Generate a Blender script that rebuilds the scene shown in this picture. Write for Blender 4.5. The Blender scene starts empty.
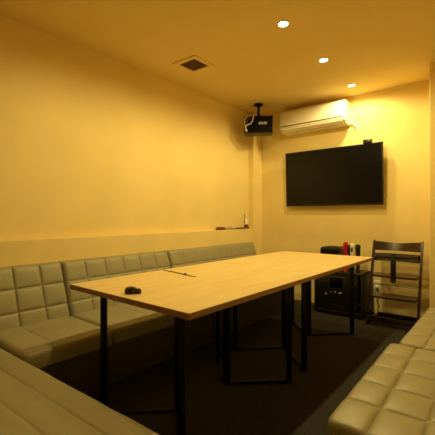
import bpy, bmesh, math, random
from mathutils import Vector, Matrix
random.seed(4)
S = bpy.context.scene
COL = S.collection
PI = math.pi

# ------------------------------------------------------------------ materials
def new_mat(name):
    m = bpy.data.materials.new(name); m.use_nodes = True
    nt = m.node_tree
    return m, nt, nt.nodes['Principled BSDF']

def mat(name, col, rough=0.5, metal=0.0, var=0.0, vscale=8.0, bump=0.0, bscale=60.0, spec=0.5, coat=0.0):
    m, nt, b = new_mat(name)
    b.inputs['Base Color'].default_value = (*col, 1)
    b.inputs['Roughness'].default_value = rough
    b.inputs['Metallic'].default_value = metal
    b.inputs['Specular IOR Level'].default_value = spec
    b.inputs['Coat Weight'].default_value = coat
    tc = nt.nodes.new('ShaderNodeTexCoord')
    if var > 0:
        n = nt.nodes.new('ShaderNodeTexNoise'); n.inputs['Scale'].default_value = vscale
        n.inputs['Detail'].default_value = 5
        r = nt.nodes.new('ShaderNodeValToRGB')
        r.color_ramp.elements[0].position = 0.3; r.color_ramp.elements[1].position = 0.7
        r.color_ramp.elements[0].color = (*[c*(1-var) for c in col], 1)
        r.color_ramp.elements[1].color = (*[min(1, c*(1+var)) for c in col], 1)
        nt.links.new(tc.outputs['Object'], n.inputs['Vector'])
        nt.links.new(n.outputs['Fac'], r.inputs['Fac'])
        nt.links.new(r.outputs['Color'], b.inputs['Base Color'])
    if bump > 0:
        n2 = nt.nodes.new('ShaderNodeTexNoise'); n2.inputs['Scale'].default_value = bscale
        n2.inputs['Detail'].default_value = 4
        bp = nt.nodes.new('ShaderNodeBump'); bp.inputs['Strength'].default_value = bump
        bp.inputs['Distance'].default_value = 0.01
        nt.links.new(tc.outputs['Object'], n2.inputs['Vector'])
        nt.links.new(n2.outputs['Fac'], bp.inputs['Height'])
        nt.links.new(bp.outputs['Normal'], b.inputs['Normal'])
    return m

def emit(name, col, s):
    m, nt, b = new_mat(name)
    b.inputs['Base Color'].default_value = (*col, 1)
    b.inputs['Emission Color'].default_value = (*col, 1)
    b.inputs['Emission Strength'].default_value = s
    return m

def wood_mat(name, c0, c1, scale=(1, 6, 6), rough=0.4, nscale=3.0):
    m, nt, b = new_mat(name)
    tc = nt.nodes.new('ShaderNodeTexCoord'); mp = nt.nodes.new('ShaderNodeMapping')
    mp.inputs['Scale'].default_value = scale
    n = nt.nodes.new('ShaderNodeTexNoise'); n.inputs['Scale'].default_value = nscale
    n.inputs['Detail'].default_value = 6; n.inputs['Distortion'].default_value = 1.2
    r = nt.nodes.new('ShaderNodeValToRGB')
    r.color_ramp.elements[0].position = 0.3; r.color_ramp.elements[1].position = 0.72
    r.color_ramp.elements[0].color = (*c0, 1); r.color_ramp.elements[1].color = (*c1, 1)
    nt.links.new(tc.outputs['Object'], mp.inputs['Vector']); nt.links.new(mp.outputs[0], n.inputs['Vector'])
    nt.links.new(n.outputs['Fac'], r.inputs['Fac']); nt.links.new(r.outputs['Color'], b.inputs['Base Color'])
    b.inputs['Roughness'].default_value = rough
    return m

M = {}
M['wall'] = mat('plaster', (.82, .66, .31), .9, var=.045, vscale=2.5, bump=.12, bscale=45, spec=.15)
M['ceil'] = mat('ceiling_paint', (.79, .63, .29), .9, var=.02, vscale=2, bump=.06, bscale=60, spec=.15)
M['carpet'] = mat('carpet', (.046, .042, .038), .95, var=.25, vscale=60, bump=.5, bscale=300, spec=.1)
M['leather'] = mat('leather', (.315, .292, .195), .40, var=.05, vscale=5, bump=.10, bscale=160, spec=.45)
M['base_shade'] = mat('shaded_leather', (.075, .066, .045), .5, var=.05, vscale=5)  # sofa leather darkened, shade below the seats put into the colour
M['top'] = wood_mat('birch_top', (.74, .56, .26), (.84, .66, .33), (6, 1, 6), .42, 2.2)
M['ply'] = wood_mat('ply_edge', (.26, .15, .055), (.36, .21, .08), (1, 1, 30), .55, 4)
M['black'] = mat('black_metal', (.005, .0045, .004), .5, spec=.2)
M['blackp'] = mat('black_plastic', (.012, .011, .010), .35)
M['darkp'] = mat('dark_grey_plastic', (.035, .032, .030), .45)
M['screen'] = mat('screen', (.004, .004, .0045), .22, spec=.25)
M['white'] = mat('white_plastic', (.85, .81, .74), .4)
M['trimw'] = mat('white_trim', (.78, .74, .64), .5)
M['brown'] = wood_mat('dark_brown_wood', (.022, .010, .007), (.050, .024, .014), (2, 2, 10), .26, 5)
M['vent'] = mat('vent_brown', (.10, .045, .035), .6)
M['steel'] = mat('steel', (.62, .58, .5), .25, metal=1)
M['red'] = mat('red_plastic', (.42, .012, .02), .35)
M['case'] = mat('dark_red_plastic', (.16, .02, .02), .45)
M['bean'] = mat('dark_brown_plastic', (.030, .012, .010), .3)
M['stick'] = mat('stick_brown', (.10, .045, .012), .6)
M['umber'] = mat('umber_plastic', (.15, .045, .02), .5)
M['grey'] = mat('grey_plastic', (.36, .33, .31), .45)
M['grille'] = mat('speaker_grille', (.006, .0055, .005), .8, bump=.2, bscale=500, spec=.1)
M['cabinet'] = mat('cabinet_laminate', (.020, .014, .010), .5, var=.1)
M['strap'] = mat('black_leather_strap', (.012, .010, .009), .5)
M['glow'] = emit('lamp_glow', (1, .86, .56), 26)

# ------------------------------------------------------------------ helpers
def tag(o, label=None, cat=None, group=None, kind=None):
    if label: o['label'] = label
    if cat: o['category'] = cat
    if group: o['group'] = group
    if kind: o['kind'] = kind
    return o

def empty(name, loc, rz=0, label=None, cat=None, group=None):
    o = bpy.data.objects.new(name, None); COL.objects.link(o)
    o.location = loc; o.rotation_euler = (0, 0, rz); o.empty_display_size = .1
    return tag(o, label, cat, group)

def build(name, bm, mats, parent=None, smooth=True, loc=None, angle=35):
    bmesh.ops.remove_doubles(bm, verts=bm.verts, dist=1e-5)
    bmesh.ops.recalc_face_normals(bm, faces=bm.faces)
    me = bpy.data.meshes.new(name); bm.to_mesh(me); bm.free()
    if not isinstance(mats, (list, tuple)): mats = [mats]
    for m in mats: me.materials.append(m)
    if smooth:
        me.polygons.foreach_set('use_smooth', [True]*len(me.polygons))
        me.set_sharp_from_angle(angle=math.radians(angle))
    o = bpy.data.objects.new(name, me); COL.objects.link(o)
    if parent: o.parent = parent
    if loc: o.location = loc
    return o

def copy_tree(o, parent=None):
    c = o.copy(); COL.objects.link(c)
    if parent: c.parent = parent
    for ch in [x for x in bpy.data.objects if x.parent == o and x != c]:
        copy_tree(ch, c)
    return c

def BM(): return bmesh.new()

def box(bm, lo, hi, bev=0.0, mtx=None, seg=2, mi=0):
    lo, hi = Vector(lo), Vector(hi)
    r = bmesh.ops.create_cube(bm, size=1)
    vs = r['verts']; c = (lo+hi)/2; d = hi-lo
    for v in vs: v.co = Vector((v.co.x*d.x, v.co.y*d.y, v.co.z*d.z)) + c
    fs = set(f for v in vs for f in v.link_faces)
    for f in fs: f.material_index = mi
    if bev > 0:
        es = list(set(e for v in vs for e in v.link_edges))
        g = bmesh.ops.bevel(bm, geom=es, offset=bev, segments=seg, profile=.5, affect='EDGES')
        vs = list(set(v for f in g['faces'] for v in f.verts) | set(v for v in vs if v.is_valid))
    if mtx is not None:
        for v in vs: v.co = mtx @ v.co
    return vs

def bar(bm, a, b, w, h=None, bev=.003, up=(0, 0, 1)):
    """rectangular bar from a to b, w across, h along the 'up' side"""
    h = h or w
    a, b = Vector(a), Vector(b); z = (b-a); L = z.length; z.normalize()
    u = Vector(up)
    if abs(z.dot(u)) > .95: u = Vector((1, 0, 0))
    x = u.cross(z).normalized(); y = z.cross(x)
    m = Matrix((x, y, z)).transposed().to_4x4(); m.translation = a
    return box(bm, (-w/2, -h/2, 0), (w/2, h/2, L), bev, m)

def tube(bm, pts, r, n=8, cap=True):
    pts = [Vector(p) for p in pts]; rings = []
    for i, p in enumerate(pts):
        t = (pts[min(i+1, len(pts)-1)] - pts[max(i-1, 0)]).normalized()
        u = Vector((0, 0, 1)) if abs(t.z) < .9 else Vector((1, 0, 0))
        x = u.cross(t).normalized(); y = t.cross(x)
        rr = r[i] if isinstance(r, (list, tuple)) else r
        rings.append([bm.verts.new(p + rr*(math.cos(2*PI*k/n)*x + math.sin(2*PI*k/n)*y)) for k in range(n)])
    for A, B in zip(rings, rings[1:]):
        for k in range(n): bm.faces.new((A[k], A[(k+1) % n], B[(k+1) % n], B[k]))
    if cap: bm.faces.new(rings[0][::-1]); bm.faces.new(rings[-1])

def lathe(bm, prof, n=32, mtx=None, cap=True):
    rings = []
    for r, z in prof:
        if r < 1e-6:
            v = bm.verts.new((0, 0, z)); rings.append([v]*n)
        else:
            rings.append([bm.verts.new((r*math.cos(2*PI*k/n), r*math.sin(2*PI*k/n), z)) for k in range(n)])
    for A, B in zip(rings, rings[1:]):
        for k in range(n):
            q = []
            for v in (A[k], A[(k+1) % n], B[(k+1) % n], B[k]):
                if v not in q: q.append(v)
            if len(q) > 2: bm.faces.new(q)
    if cap:
        if prof[0][0] > 1e-6: bm.faces.new(rings[0][::-1])
        if prof[-1][0] > 1e-6: bm.faces.new(rings[-1])
    if mtx is not None:
        for v in set(v for R in rings for v in R): v.co = mtx @ v.co

def prism(bm, poly, y0, y1, mtx=None, axis='y'):
    """poly of (a,b) extruded; axis y -> (a, y, b); axis x -> (x, a, b)"""
    f = (lambda a, b, t: (a, t, b)) if axis == 'y' else (lambda a, b, t: (t, a, b))
    A = [bm.verts.new(f(a, b, y0)) for a, b in poly]; B = [bm.verts.new(f(a, b, y1)) for a, b in poly]
    n = len(poly)
    bm.faces.new(A); bm.faces.new(B[::-1])
    for k in range(n): bm.faces.new((A[k], A[(k+1) % n], B[(k+1) % n], B[k]))
    if mtx is not None:
        for v in A+B: v.co = mtx @ v.co

def panel(bm, L, W, T, us=(), vs=(), puff=.012, r=.035, R=.03, mtx=None, groove=.004, steps=None, wrinkle=0.0):
    """upholstered slab 0..L x 0..W, top at T; stitched along us (across) and vs (lengthwise)"""
    def coords(N, seams):
        c = {0.0, N}
        for k in range(1, 7): c.add(r*(1-math.cos(k*PI/12))); c.add(N - r*(1-math.cos(k*PI/12)))
        x = 0.0
        n = max(2, int(N/.028))
        for k in range(n+1): c.add(N*k/n)
        for s in seams:
            for d in (0, .005, .011, .019): c.add(s-d); c.add(s+d)
        c = sorted(v for v in c if 0 <= v <= N)
        out = [c[0]]
        for v in c[1:]:
            if v-out[-1] > .0022: out.append(v)
        out[-1] = N
        return out
    U, V = coords(L, us), coords(W, vs)
    ub = [0]+list(us)+[L]; vb = [0]+list(vs)+[W]
    def cell(x, b):
        for a, c in zip(b, b[1:]):
            if x <= c: return 2*(x-a)/(c-a)-1
        return 1.0
    grid = []
    for x in U:
        row = []
        for y in V:
            d = min(x, L-x, y, W-y)
            drop = 0 if d >= r else r - math.sqrt(max(0, r*r-(r-d)**2))
            pu = 1-abs(cell(x, ub))**3; pv = 1-abs(cell(y, vb))**3
            z = T - drop + puff*math.sqrt(max(0, pu*pv)) - puff*.6
            for s in us: z -= groove*math.exp(-((x-s)/.005)**2)
            for s in vs: z -= groove*math.exp(-((y-s)/.005)**2)
            if steps:
                for (s, h) in steps: z += h/(1+math.exp(-(y-s)/.008))*min(1, max(0, (W-y)/.05))
            if wrinkle: z += wrinkle*math.sin(x*23+y*9)*math.sin(y*17-x*6)
            # round the corners in plan
            cx = min(max(x, R), L-R); cy = min(max(y, R), W-R)
            ax, ay = x-cx, y-cy
            if ax and ay:
                m = max(abs(ax), abs(ay)); k = m/math.hypot(ax, ay)
                ax *= k; ay *= k
            row.append(Vector((cx+ax, cy+ay, z)))
        grid.append(row)
    G = [[bm.verts.new(mtx @ p if mtx else p) for p in row] for row in grid]
    nu, nv = len(U), len(V)
    for i in range(nu-1):
        for j in range(nv-1):
            bm.faces.new((G[i][j], G[i+1][j], G[i+1][j+1], G[i][j+1]))
    per = [(i, 0) for i in range(nu)] + [(nu-1, j) for j in range(1, nv)] + \
          [(i, nv-1) for i in range(nu-2, -1, -1)] + [(0, j) for j in range(nv-2, 0, -1)]
    low = []
    for i, j in per:
        p = grid[i][j].copy(); p.z = 0
        low.append(bm.verts.new(mtx @ p if mtx else p))
    n = len(per)
    for k in range(n):
        a = G[per[k][0]][per[k][1]]; b = G[per[(k+1) % n][0]][per[(k+1) % n][1]]
        bm.faces.new((a, low[k], low[(k+1) % n], b))
    bm.faces.new(low[::-1])

# ------------------------------------------------------------------ room
CH = 2.63                      # ceiling height
XL, XLOW = -2.87, -2.79        # left wall above / below the ledge
YB = 4.40; YF = -2.6; XR = .50
def struct(name, bm, m): return tag(build(name, bm, m, smooth=False), kind='structure')
b = BM(); box(b, (XL-.1, YF-.1, -.1), (XR+.1, YB+.1, 0)); struct('floor', b, M['carpet'])
b = BM(); box(b, (XL-.1, YF-.1, CH), (XR+.1, YB+.1, CH+.1)); struct('ceiling', b, M['ceil'])
b = BM(); box(b, (XL-.1, YF-.1, 0), (XL, YB+.1, CH)); struct('wall_left', b, M['wall'])
b = BM(); box(b, (XL, YF, 0), (XLOW, 4.17, .971), .004); struct('trim_1', b, M['wall'])
b = BM(); box(b, (XL, YB, 0), (XR+.1, YB+.1, CH)); struct('wall_back', b, M['wall'])
b = BM(); box(b, (XR, YF, 0), (XR+.1, YB, CH)); struct('wall_right', b, M['wall'])
b = BM(); box(b, (XL, YF-.1, 0), (XR+.1, YF, CH)); struct('wall_front', b, M['wall'])
b = BM(); box(b, (XL, 4.17, 0), (-2.785, YB, CH), .006)
tag(struct('pillar', b, M['wall']))
b = BM(); box(b, (-.585, 3.92, 0), (XR, YB, CH), .008)
tag(struct('pillar', b, M['wall']))

# ------------------------------------------------------------------ downlights
lights = [(-1.33, 2.40), (-1.345, 3.20), (-1.36, 4.02), (-1.33, 1.52)]
def downlight(x, y, label):
    t = empty('downlight', (x, y, CH), 0, label, 'ceiling light', 'round downlights in a row on the ceiling')
    b = BM(); lathe(b, [(.036, -.001), (.036, -.006), (.040, -.009), (.050, -.007), (.052, -.001)], 40, cap=False)
    build('trim_ring', b, M['trimw'], t)
    b = BM(); lathe(b, [(0, -.0075), (.020, -.0070), (.034, -.004), (.0362, -.001)], 32, cap=False)
    build('bulb_lens', b, M['glow'], t)
    l = bpy.data.lights.new('downlight_lamp', 'SPOT'); l.energy = POWER
    l.color = (1, .79, .28); l.spot_size = math.radians(174); l.spot_blend = .4; l.shadow_soft_size = .035
    o = bpy.data.objects.new('downlight_lamp', l); COL.objects.link(o); o.parent = t; o.location = (0, 0, -.03)
POWER = 41
for (x, y), lb in zip(lights, ['round recessed downlight farthest from the back wall in view, above the table',
                               'middle one of the three round ceiling downlights in view',
                               'round downlight beside the air conditioner by the back wall',
                               'round downlight above the near end of the near table']):
    downlight(x, y, lb)

# ------------------------------------------------------------------ ceiling vent
t = empty('ceiling_vent', (-2.36, 2.49, CH), 0, 'square brown-slatted air vent in a pale frame on the ceiling', 'vent')
b = BM()
for lo, hi in (((-.145, -.145), (.145, -.1)), ((-.145, .1), (.145, .145)), ((-.145, -.1), (-.1, .1)), ((.1, -.1), (.145, .1))):
    box(b, (*lo, -.012), (*hi, 0), .002)
build('frame', b, M['ceil'], t)
b = BM(); box(b, (-.1, -.1, -.004), (.1, .1, 0))
for k in range(9):
    y = -.088+k*.022
    box(b, (-.099, y-.007, -.010), (.099, y+.005, -.004), .001)
build('grille', b, M['vent'], t)

# ------------------------------------------------------------------ sofas
def sofa(name, loc, rz, L, label, group, seat_us=(), seat_vs=(), seat_puff=.008, back=True, cols=None, back_h=None,
         depth=.79, steps=None, seat_w=.60, seatback=.54, edge=.03, zs=.305, bp=.009, bg=.002):
    t = empty(name, loc, rz, label, 'sofa', group)
    g = .003
    b = BM(); box(b, (.01, .085, 0), (L-.01, depth-.005, zs+.008), .01); build('base', b, M['base_shade'], t)
    b = BM(); mt = Matrix.Translation((g, 0, zs))
    panel(b, L-2*g, seat_w, .40-zs, seat_us, seat_vs, seat_puff, edge, .035, mt, .0018, steps, .0015)
    build('seat', b, M['leather'], t, angle=60)
    if back:
        ang = math.atan2(.44, .165)
        H = .478; TH = .085
        # panel local: x along the length, y up the slope, z out of the face
        ex = Vector((1, 0, 0)); ey = Vector((0, math.cos(ang), math.sin(ang))); ez = ex.cross(ey)
        if ez.y > 0: ez = -ez
        m = Matrix((ex, ey, -ez)).transposed().to_4x4()
        m = Matrix((( ex.x, ey.x, ez.x, 0), (ex.y, ey.y, ez.y, 0), (ex.z, ey.z, ez.z, 0), (0, 0, 0, 1)))
        org = Vector((g, seatback-.003, .350)) - ez*TH
        m.translation = org
        b = BM()
        us = [(L-2*g)*k/cols + (.010 if cols == 3 else 0) for k in range(1, cols)]
        panel(b, L-2*g, H, TH, us, (.150, .312), bp, .030, .02, m, bg, None, .001)
        build('backrest', b, M['leather'], t, angle=60)
        b = BM(); prism(b, [(seatback+.10, .26), (depth-.004, .26), (depth-.004, .785), (seatback+.205, .785)], .008, L-.008, axis='x')
        build('back_frame', b, M['leather'], t)
    return t
G1 = 'grey-beige leather sofas along the left wall'
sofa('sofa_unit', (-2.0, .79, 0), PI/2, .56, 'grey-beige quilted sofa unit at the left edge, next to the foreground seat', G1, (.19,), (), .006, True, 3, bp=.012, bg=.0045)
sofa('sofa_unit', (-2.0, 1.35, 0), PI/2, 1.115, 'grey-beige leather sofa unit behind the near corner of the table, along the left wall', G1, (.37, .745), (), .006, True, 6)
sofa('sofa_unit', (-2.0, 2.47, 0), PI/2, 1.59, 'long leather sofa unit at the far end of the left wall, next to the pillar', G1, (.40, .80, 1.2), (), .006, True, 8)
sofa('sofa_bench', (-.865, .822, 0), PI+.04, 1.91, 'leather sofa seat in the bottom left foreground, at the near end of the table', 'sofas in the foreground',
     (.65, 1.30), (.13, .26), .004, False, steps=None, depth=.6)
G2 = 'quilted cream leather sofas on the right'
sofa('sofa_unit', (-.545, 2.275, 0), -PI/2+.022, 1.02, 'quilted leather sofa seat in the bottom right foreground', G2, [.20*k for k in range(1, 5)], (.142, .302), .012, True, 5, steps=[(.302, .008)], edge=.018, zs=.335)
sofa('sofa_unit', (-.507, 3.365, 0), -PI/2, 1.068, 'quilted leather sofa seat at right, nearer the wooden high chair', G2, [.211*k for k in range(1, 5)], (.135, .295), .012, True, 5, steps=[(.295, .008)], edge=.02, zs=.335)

# ------------------------------------------------------------------ tables
TT = .75; TL = 1.272; TW = .972; TY = 1.035
def table(yc, label):
    t = empty('dining_table', (-1.494, yc, 0), 0, label, 'table', 'birch-topped tables with black legs, pushed together end to end')
    b = BM(); box(b, (-TW/2, -TL/2+.0004, TT-.029), (TW/2, TL/2-.0004, TT), .0012, seg=1)
    for f in b.faces:
        if abs(f.normal.z) < .5: f.material_index = 1
    b.normal_update()
    for f in b.faces:
        f.material_index = 0 if f.normal.z > .5 else 1
    build('tabletop', b, [M['top'], M['ply']], t, smooth=False)
    s = .034; zt = TT-.029
    for sy in (-1, 1):
        for sx in (-1, 1):
            E = Vector((sx*.32+.005, sy*.52, 0)); A = Vector((sx*.014+.005, sy*.225, 0))
            d = (E-A).normalized()
            b = BM()
            for P in (E, A): bar(b, P+Vector((0, 0, 0)), P+Vector((0, 0, zt)), s, s, .003, up=d)
            bar(b, A, E, s, s, .003); 
            for v in list(b.verts)[-1:]: pass
            bar(b, A+Vector((0, 0, zt-s/2)), E+Vector((0, 0, zt-s/2)), s*.98, s*.9, .003)
            for v in b.verts:
                if v.co.z < s/2+.001 and v.co.z < .02: v.co.z += 0
            o = build('leg_frame', b, M['black'], t)
            # lift the foot bar so that it rests on the floor
            for v in o.data.vertices:
                if v.co.z < 0: v.co.z = 0
    return t
table(TY+TL/2, 'near birch-topped table with black metal legs, small brown object on it')
table(TY+TL*1.5, 'far birch-topped table with black metal legs, by the high chair')

# call button on the table
t = empty('call_bell', (-1.503, 1.114, TT), .25, 'small dark brown rounded call bell on the near table', 'call bell')
b = BM(); lathe(b, [(.0, 0), (.030, 0), (.033, .004), (.032, .018), (.027, .029), (.016, .034), (0, .035)], 28)
for v in b.verts: v.co.x *= 1.05; v.co.y *= .9
build('body', b, M['bean'], t)
b = BM(); lathe(b, [(.0, 0), (.015, 0), (.018, .004), (.017, .016), (.012, .025), (0, .028)], 24, Matrix.Translation((.036, .012, 0)))
build('push_button', b, M['bean'], t)
# stick on the table
b = BM(); tube(b, [(-1.955, 1.735, TT+.003), (-1.82, 1.72, TT+.0035), (-1.68, 1.69, TT+.0035), (-1.57, 1.675, TT+.003)], [.0022, .003, .003, .0018], 8)
box(b, (-1.692, 1.686, TT+.004), (-1.675, 1.698, TT+.012), .002)
tag(build('wooden_stick', b, M['stick']), 'thin brown stick lying across the left side of the tabletop', 'stick')

# ------------------------------------------------------------------ television
t = empty('flat_screen_tv', (-1.718, 4.30, 1.64), 0, 'large black flat television mounted on the back wall', 'television')
t.rotation_euler = (math.radians(2.2), 0, 0)
b = BM(); w, h = .620, .362
box(b, (-w, -.012, -h), (w, .028, h), .006); box(b, (-w*.7, .028, -h*.7), (w*.7, .05, h*.5), .01)
build('casing', b, M['blackp'], t)
b = BM(); box(b, (-w+.010, -.0135, -h+.018), (w-.010, -.0122, h-.010), 0)
build('screen_panel', b, M['screen'], t, smooth=False)
b = BM(); box(b, (-.2, .05, -.12), (.2, .094, .12), .005)
build('wall_bracket', b, M['black'], t)
b = BM(); box(b, (-1.31, 4.255, 1.998), (-1.215, 4.31, 2.045), .004); box(b, (-1.298, 4.2535, 2.008), (-1.227, 4.255, 2.036), .001)
tag(build('sensor_box', b, M['blackp']), 'small black box sitting on the top edge of the television', 'sensor')

# ------------------------------------------------------------------ air conditioner
t = empty('air_conditioner', (-1.94, 4.40, 2.265), 0, 'white wall-mounted air conditioner near the ceiling', 'air conditioner')
hw = .435
b = BM()
pf = [(0, .005), (0, .290), (-.165, .290), (-.195, .278), (-.212, .245), (-.216, .075), (-.205, .045), (-.12, .005)]
prism(b, pf, -hw, hw, axis='x')
bmesh.ops.recalc_face_normals(b, faces=b.faces)
build('body', b, M['white'], t)
b = BM(); prism(b, [(-.2165, .085), (-.2135, .242), (-.218, .242), (-.2225, .085)], -hw+.012, hw-.012, axis='x'); build('front_panel', b, M['white'], t)
b = BM(); prism(b, [(-.215, .070), (-.203, .036), (-.128, .000), (-.132, -.006), (-.211, .030), (-.224, .070)], -hw+.03, hw-.03, axis='x')
build('louver', b, M['white'], t)
b = BM(); box(b, (-hw+.03, -.2185, .074), (hw-.03, -.208, .0825), 0); box(b, (-hw+.04, -.150, .000), (hw-.10, -.128, .010), 0)
build('air_outlet_slot', b, M['darkp'], t, smooth=False)
# piping cover right of the unit
t = empty('pipe_cover', (-1.50, 4.40, 2.25), 0, 'small white pipe cover on the wall right of the air conditioner', 'pipe cover')
b = BM(); tube(b, [(-.02, -.04, .05), (.02, -.04, .05), (.05, -.04, .035), (.062, -.03, 0), (.062, -.001, -.01)], .014, 10); build('hose', b, M['white'], t)
b = BM(); lathe(b, [(0, 0), (.034, 0), (.032, .008), (0, .009)], 24, Matrix.Translation((.062, 0, -.01)) @ Matrix.Rotation(PI/2, 4, 'X')); build('wall_cap', b, M['white'], t)

# ------------------------------------------------------------------ corner speaker
ang = math.radians(31)
t = empty('hanging_speaker', (-2.545, 3.93, CH), ang, 'black loudspeaker with a white swirl hanging from the ceiling in the far corner', 'loudspeaker')
b = BM(); lathe(b, [(0, 0), (.062, 0), (.058, -.018), (.030, -.030), (.016, -.036), (.015, -.17), (0, -.17)], 28)
build('ceiling_mount', b, M['black'], t)
b = BM(); bar(b, (0, 0, -.15), (.0, .02, -.20), .04, .03, .005); build('bracket', b, M['black'], t)
zc = -.288; hw, hh = .188, .112
b = BM(); box(b, (-hw, -.09, zc-hh), (hw, .12, zc+hh), .018, seg=3); build('cabinet', b, M['blackp'], t)
b = BM(); box(b, (-hw+.055, -.098, zc-hh+.010), (hw-.008, -.088, zc+hh-.010), .006); build('grille', b, M['grille'], t)
# tweeter opening and the white swirl round it
b = BM(); lathe(b, [(.030, 0), (.041, .002), (.041, .010), (.036, .010), (.022, -.0), (0, -.002)], 28, Matrix.Translation((-hw+.058, -.092, zc+.050)) @ Matrix.Rotation(PI/2, 4, 'X'))
build('tweeter', b, M['darkp'], t)
def ribbon(pts, w, y0, y1):
    b = BM(); A = []
    for i, p in enumerate(pts):
        p = Vector(p); q = Vector(pts[min(i+1, len(pts)-1)])-Vector(pts[max(i-1, 0)])
        n = Vector((-q.y, q.x)).normalized()
        ww = w[i] if isinstance(w, list) else w
        A.append([b.verts.new((p.x+s*n.x*ww/2, y, p.y+s*n.y*ww/2)) for s, y in ((-1, y0), (1, y0), (1, y1), (-1, y1))])
    for P, Q in zip(A, A[1:]):
        for k in range(4): b.faces.new((P[k], P[(k+1) % 4], Q[(k+1) % 4], Q[k]))
    b.faces.new(A[0]); b.faces.new(A[-1][::-1])
    return b
cx, cz = -hw+.058, zc+.050
pts = [(cx+.068, zc+hh-.004), (cx+.064, cz+.03), (cx+.052, cz-.012), (cx+.028, cz-.040), (cx, cz-.052), (cx-.026, cz-.062), (cx-.035, cz-.085), (cx-.030, cz-.115), (cx-.018, cz-.140)]
def smooth(pts, n=4):
    out = []
    P = [Vector(p) for p in pts]
    for i in range(len(P)-1):
        a, b_, c, d = P[max(i-1, 0)], P[i], P[i+1], P[min(i+2, len(P)-1)]
        for k in range(n):
            s = k/n
            out.append(.5*((2*b_)+(c-a)*s+(2*a-5*b_+4*c-d)*s*s+(3*b_-a-3*c+d)*s**3))
    out.append(P[-1]); return out
sp = smooth(pts); n = len(sp)
b = ribbon(sp, [.012+.014*max(0, (i/n-.72))/.28 for i in range(n)], -.1005, -.097)
build('swirl_trim', b, M['trimw'], t)
b = ribbon(smooth([(cx-.040, cz-.075), (cx-.049, cz-.02), (cx-.043, cz+.03), (cx-.02, cz+.052), (cx+.01, cz+.058)]), .009, -.0935, -.0895)
build('swirl_trim', b, M['trimw'], t)
def text_mesh(name, s, size, m, parent, loc, rot, depth=.001, bold=.0):
    cu = bpy.data.curves.new(name, 'FONT'); cu.body = s; cu.size = size; cu.extrude = depth; cu.offset = bold; cu.space_character = 1.12
    cu.align_x = 'CENTER'; cu.align_y = 'CENTER'
    o = bpy.data.objects.new(name, cu); COL.objects.link(o)
    dg = bpy.context.evaluated_depsgraph_get(); me = bpy.data.meshes.new_from_object(o.evaluated_get(dg))
    bpy.data.objects.remove(o); me.materials.clear(); me.materials.append(m)
    n = bpy.data.objects.new(name, me); COL.objects.link(n)
    n.parent = parent; n.location = loc; n.rotation_euler = rot
    return n
text_mesh('brand_lettering', 'BOSE', .042, M['white'], t, (.058, -.1005, zc+.010), (PI/2, 0, 0), .0015, .0007)

# ------------------------------------------------------------------ audio rack
t = empty('audio_cabinet', (-1.52, 4.01, 0), 0, 'low black audio cabinet with a small screen beside the high chair', 'cabinet')
b = BM(); w = .28; D = .36
box(b, (-w, 0, .02), (-w+.018, D, .50), .002); box(b, (w-.018, 0, .02), (w, D, .50), .002)
box(b, (-w, 0, .482), (w, D, .50), .002); box(b, (-w, 0, .02), (w, D, .05), .002); box(b, (-w, D-.015, .02), (w, D, .50), .001)
box(b, (-w+.018, .01, .150), (w-.018, D, .165), .001)
box(b, (-w+.01, .02, 0), (w-.01, D-.02, .03), .002)
build('cabinet_body', b, M['cabinet'], t)
b = BM(); box(b, (-.25, .005, .168), (.235, .28, .476), .006); build('amplifier', b, M['blackp'], t)
b = BM(); box(b, (-.105, -.001, .300), (.085, .006, .448), .003); build('display_frame', b, M['darkp'], t)
b = BM(); box(b, (-.090, -.0035, .312), (.070, -.001, .436), .001)
o = build('display', b, M['screen'], t)
for k, x in enumerate((-.135, -.075, -.025, .025, .040)):
    z = .235 if k == 0 else .262
    b = BM(); lathe(b, [(0, -.004), (.009, -.004), (.009, .012), (.007, .014), (0, .014)], 16, Matrix.Translation((x, 0, z)) @ Matrix.Rotation(PI/2, 4, 'X'))
    build('knob', b, M['steel'], t)
b = BM(); box(b, (-.24, .02, .054), (.22, .28, .135), .004); build('recorder', b, M['blackp'], t)
b = BM(); box(b, (.205, -.004, .33), (.212, .006, .40), .001); build('door_handle', b, M['steel'], t)
# box on the cabinet
t = empty('monitor_speaker', (-1.65, 4.14, .50), 0, 'black box with a rounded top standing on the audio cabinet', 'speaker')
b = BM()
pl = [(-.135, 0), (.120, 0), (.120, .258), (.112, .274), (.09, .281), (-.06, .281), (-.11, .272), (-.13, .25)]
prism(b, pl, 0, .16); build('shell', b, M['darkp'], t)
b = BM(); box(b, (-.12, -.004, .015), (.105, .002, .25), .003); build('front_grille', b, M['grille'], t)
for k in range(2):
    b = BM(); box(b, (-.005, 0, 0), (.005, .13, .265), .002)
    tag(build('disc_case', b, M['case'], None, loc=(-1.512+k*.019, 4.12, .50)), ['thin dark red upright case, the one against the black box', 'thin dark red upright case, the one against the red microphone'][k], 'case', 'thin red cases on the cabinet')
# microphones
def mic(x, y, body, head, label, zt):
    zt += .06
    t = empty('microphone', (x, y, .50), 0, label, 'microphone', 'microphones standing on the audio cabinet')
    b = BM(); lathe(b, [(0, 0), (.020, 0), (.024, .003), (.024, .012), (.016, .03), (.018, .06), (.026, zt-.10), (.027, zt-.055), (0, zt-.055)], 20); build('handle', b, body, t)
    b = BM(); lathe(b, [(0, zt-.056), (.027, zt-.056), (.029, zt-.045), (.029, zt-.028), (.024, zt-.010), (.012, zt-.001), (0, zt)], 20); build('head', b, head, t)
    return t
mic(-1.455, 4.10, M['red'], M['red'], 'red microphone standing upright on the audio cabinet', .29)
w_ = mic(-1.376, 4.10, M['white'], M['trimw'], 'white microphone standing between the red and black ones', .275)
b = BM(); box(b, (-.010, -.029, .240), (.010, -.022, .285), .001); build('switch_plate', b, M['black'], w_)
mic(-1.325, 4.13, M['blackp'], M['blackp'], 'black microphone standing at the right, nearest the high chair', .265)
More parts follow.
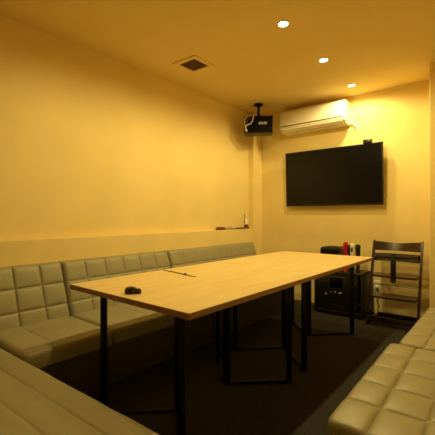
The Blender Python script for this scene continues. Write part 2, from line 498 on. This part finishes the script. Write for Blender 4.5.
mic(-1.418, 4.15, M['blackp'], M['blackp'], 'black microphone standing between the red and white ones', .255)

# ------------------------------------------------------------------ high chair
t = empty('high_chair', (-.92, 3.92, 0), 0, 'dark brown wooden high chair with a black strap against the back wall', 'high chair')
def up(z): return .25*z/.87            # slope of the uprights
xw = .242
for s in (-1, 1):
    b = BM()
    x = s*xw - .006*(s)
    prism(b, [(-.030, 0), (.030, 0), (up(.88)+.020, .882), (up(.88)-.018, .872)], x-.011, x+.011, axis='x')
    build('upright', b, M['brown'], t)
    b = BM(); prism(b, [(-.04, 0), (.42, 0), (.42, .030), (.02, .045), (-.04, .045)], x-.011, x+.011, axis='x')
    build('floor_skid', b, M['brown'], t)
def curved_slat(z0, z1, yo, bow=.035, th=.014, hw=xw-.016, wave=0):
    b = BM(); n = 12; A = []
    for i in range(n+1):
        f = -1+2*i/n; x = f*hw; y = yo+bow*(1-f*f)
        zt = z1 + wave*math.cos(f*PI*1.0)*.5
        dz = (z1-z0)
        A.append([b.verts.new(p) for p in ((x, y-th/2, z0), (x, y+th/2, z0), (x, y+th/2+up(dz), zt), (x, y-th/2+up(dz), zt))])
    for P, Q in zip(A, A[1:]):
        for k in range(4): b.faces.new((P[k], P[(k+1) % 4], Q[(k+1) % 4], Q[k]))
    b.faces.new(A[0]); b.faces.new(A[-1][::-1]); return b
build('back_slat', curved_slat(.772, .862, up(.772)+.0, wave=-.016), M['brown'], t)
build('back_slat', curved_slat(.660, .742, up(.660)), M['strap'], t)
# guard rail with its strap
b = BM()
pts = []
for i in range(13):
    f = -1+2*i/12
    pts.append((f*(xw-.02), .02+.20*abs(f)**5, .722))
for p, q in zip(pts, pts[1:]): bar(b, p, q, .016, .030, .002)
g = build('guard_rail', b, M['brown'], t)
b = BM(); box(b, (-.012, -.001, .51), (.040, .007, .765), .003)
prism(b, [(-.012, .51), (.040, .51), (.040, .477), (.030, .463), (-.002, .463), (-.012, .477)], -.001, .007)
o = build('safety_strap', b, M['strap'], t)
b = BM(); lathe(b, [(0, 0), (.007, 0), (.006, .004), (0, .005)], 12, Matrix.Translation((.014, -.001, .483)) @ Matrix.Rotation(PI/2, 4, 'X'))
build('stud', b, M['steel'], o)
def plate(z, y0, y1, th=.018):
    b = BM(); poly = [(-xw+.018, y1), (xw-.018, y1), (xw-.018, y0+.02)]
    for i in range(9):
        f = 1-2*i/8; poly.append((f*(xw-.03), y0+.012*f*f))
    poly.append((-xw+.018, y0+.02))
    A = [b.verts.new((x, y, z-th)) for x, y in poly]; B = [b.verts.new((x, y, z)) for x, y in poly]
    b.faces.new(A[::-1]); b.faces.new(B)
    for k in range(len(poly)): b.faces.new((A[k], A[(k+1) % len(poly)], B[(k+1) % len(poly)], B[k]))
    return b
build('seat', plate(.525, .02, .24), M['brown'], t)
build('footrest', plate(.315, -.05, .17), M['brown'], t)
b = BM(); tube(b, [(-xw+.01, up(.415), .415), (xw-.01, up(.415), .415)], .0065, 10); build('cross_rod', b, M['steel'], t)
b = BM(); box(b, (-xw+.016, -.018, .045), (xw-.016, .002, .098), .003); build('front_crossbar', b, M['brown'], t)
b = BM(); box(b, (-xw+.016, .36, .005), (xw-.016, .385, .05), .003); build('rear_crossbar', b, M['brown'], t)

# ------------------------------------------------------------------ wall outlet + cord behind the high chair
t = empty('power_outlet', (-1.19, 4.40, .33), 0, 'pale power outlet low on the back wall behind the high chair', 'outlet')
b = BM(); box(b, (-.038, -.008, -.06), (.038, 0, .06), .003); build('cover_plate', b, M['white'], t)
b = BM(); box(b, (-.018, -.035, -.03), (.018, -.008, .0), .004); build('plug', b, M['white'], t)
b = BM(); tube(b, smooth([(-1.19, 4.375, .37), (-1.17, 4.365, .32), (-1.185, 4.37, .24), (-1.165, 4.365, .16), (-1.18, 4.37, .12), (-1.16, 4.36, .076)]), .005, 8)
for v in b.verts: v.co -= Vector((-1.19, 4.40, .40))
build('power_cord', b, M['black'], t)

# ------------------------------------------------------------------ things on the ledge
LZ = .971
t = empty('remote_control', (-2.822, 3.47, LZ), 0, 'reddish brown handset lying on the wall ledge, leftmost item there', 'remote control')
b = BM(); box(b, (-.022, -.070, 0), (.022, .070, .036), .010, seg=3); build('body', b, M['umber'], t)
b = BM()
for k in range(4): box(b, (-.010, -.045+k*.022, .0355), (.010, -.033+k*.022, .039), .001)
build('button_pad', b, M['darkp'], t)
t = empty('grey_handset', (-2.818, 3.665, LZ), 0, 'grey remote handset lying on the wall ledge between two brown ones', 'remote control')
b = BM(); box(b, (-.025, -.105, 0), (.027, .105, .027), .009, seg=3); lathe(b, [(0, .002), (.026, .002), (.030, .018), (.024, .040), (0, .045)], 24); build('body', b, M['grey'], t)
for y in (.035, -.085):
    b = BM(); box(b, (-.012, y, .026), (.014, y+.045, .031), .001); build('button_pad', b, M['trimw'], t)
t = empty('handset_holder', (-2.822, 3.96, LZ), 0, 'thin brown holder lying on the ledge beside the wall plate', 'holder')
b = BM(); box(b, (-.018, -.14, 0), (.018, .14, .022), .005); build('tray', b, M['umber'], t)
b = BM(); box(b, (-.020, .060, .020), (.012, .125, .060), .006); build('holder_block', b, M['umber'], t)
b = BM(); box(b, (-2.87, 4.075, 1.005), (-2.861, 4.155, 1.105), .003); 
tag(build('wall_switch', b, M['white']), 'small pale switch plate on the left wall above the ledge', 'switch')
b = BM(); tube(b, smooth([(-2.864, 4.058, 1.18), (-2.864, 4.06, 1.12), (-2.860, 4.055, 1.07), (-2.845, 4.05, 1.032)]), .0035, 8)
tag(build('thin_cable', b, M['umber']), 'thin dark cable running up the wall from the ledge holder', 'cable')

# ------------------------------------------------------------------ camera
F = 351.0
cd = bpy.data.cameras.new('camera'); cam = bpy.data.objects.new('camera', cd); COL.objects.link(cam)
cam.location = (0, 0, 1.15)
cam.rotation_euler = (PI/2, 0, math.radians(39.6))
cd.sensor_width = 36; cd.lens = F/435*36; cd.shift_y = -1.5/435; cd.clip_start = .02
S.camera = cam
w = bpy.data.worlds.new('world'); S.world = w; w.use_nodes = True
w.node_tree.nodes['Background'].inputs[0].default_value = (1, .8, .5, 1)
w.node_tree.nodes['Background'].inputs[1].default_value = 0.0
S.view_settings.view_transform = 'Standard'; S.view_settings.look = 'None'
S.view_settings.gamma = 1; S.view_settings.exposure = 0; S.view_settings.use_curve_mapping = False
S.cycles.use_denoising = True
S.cycles.max_bounces = 10; S.cycles.diffuse_bounces = 7
S.cycles.sample_clamp_indirect = 6
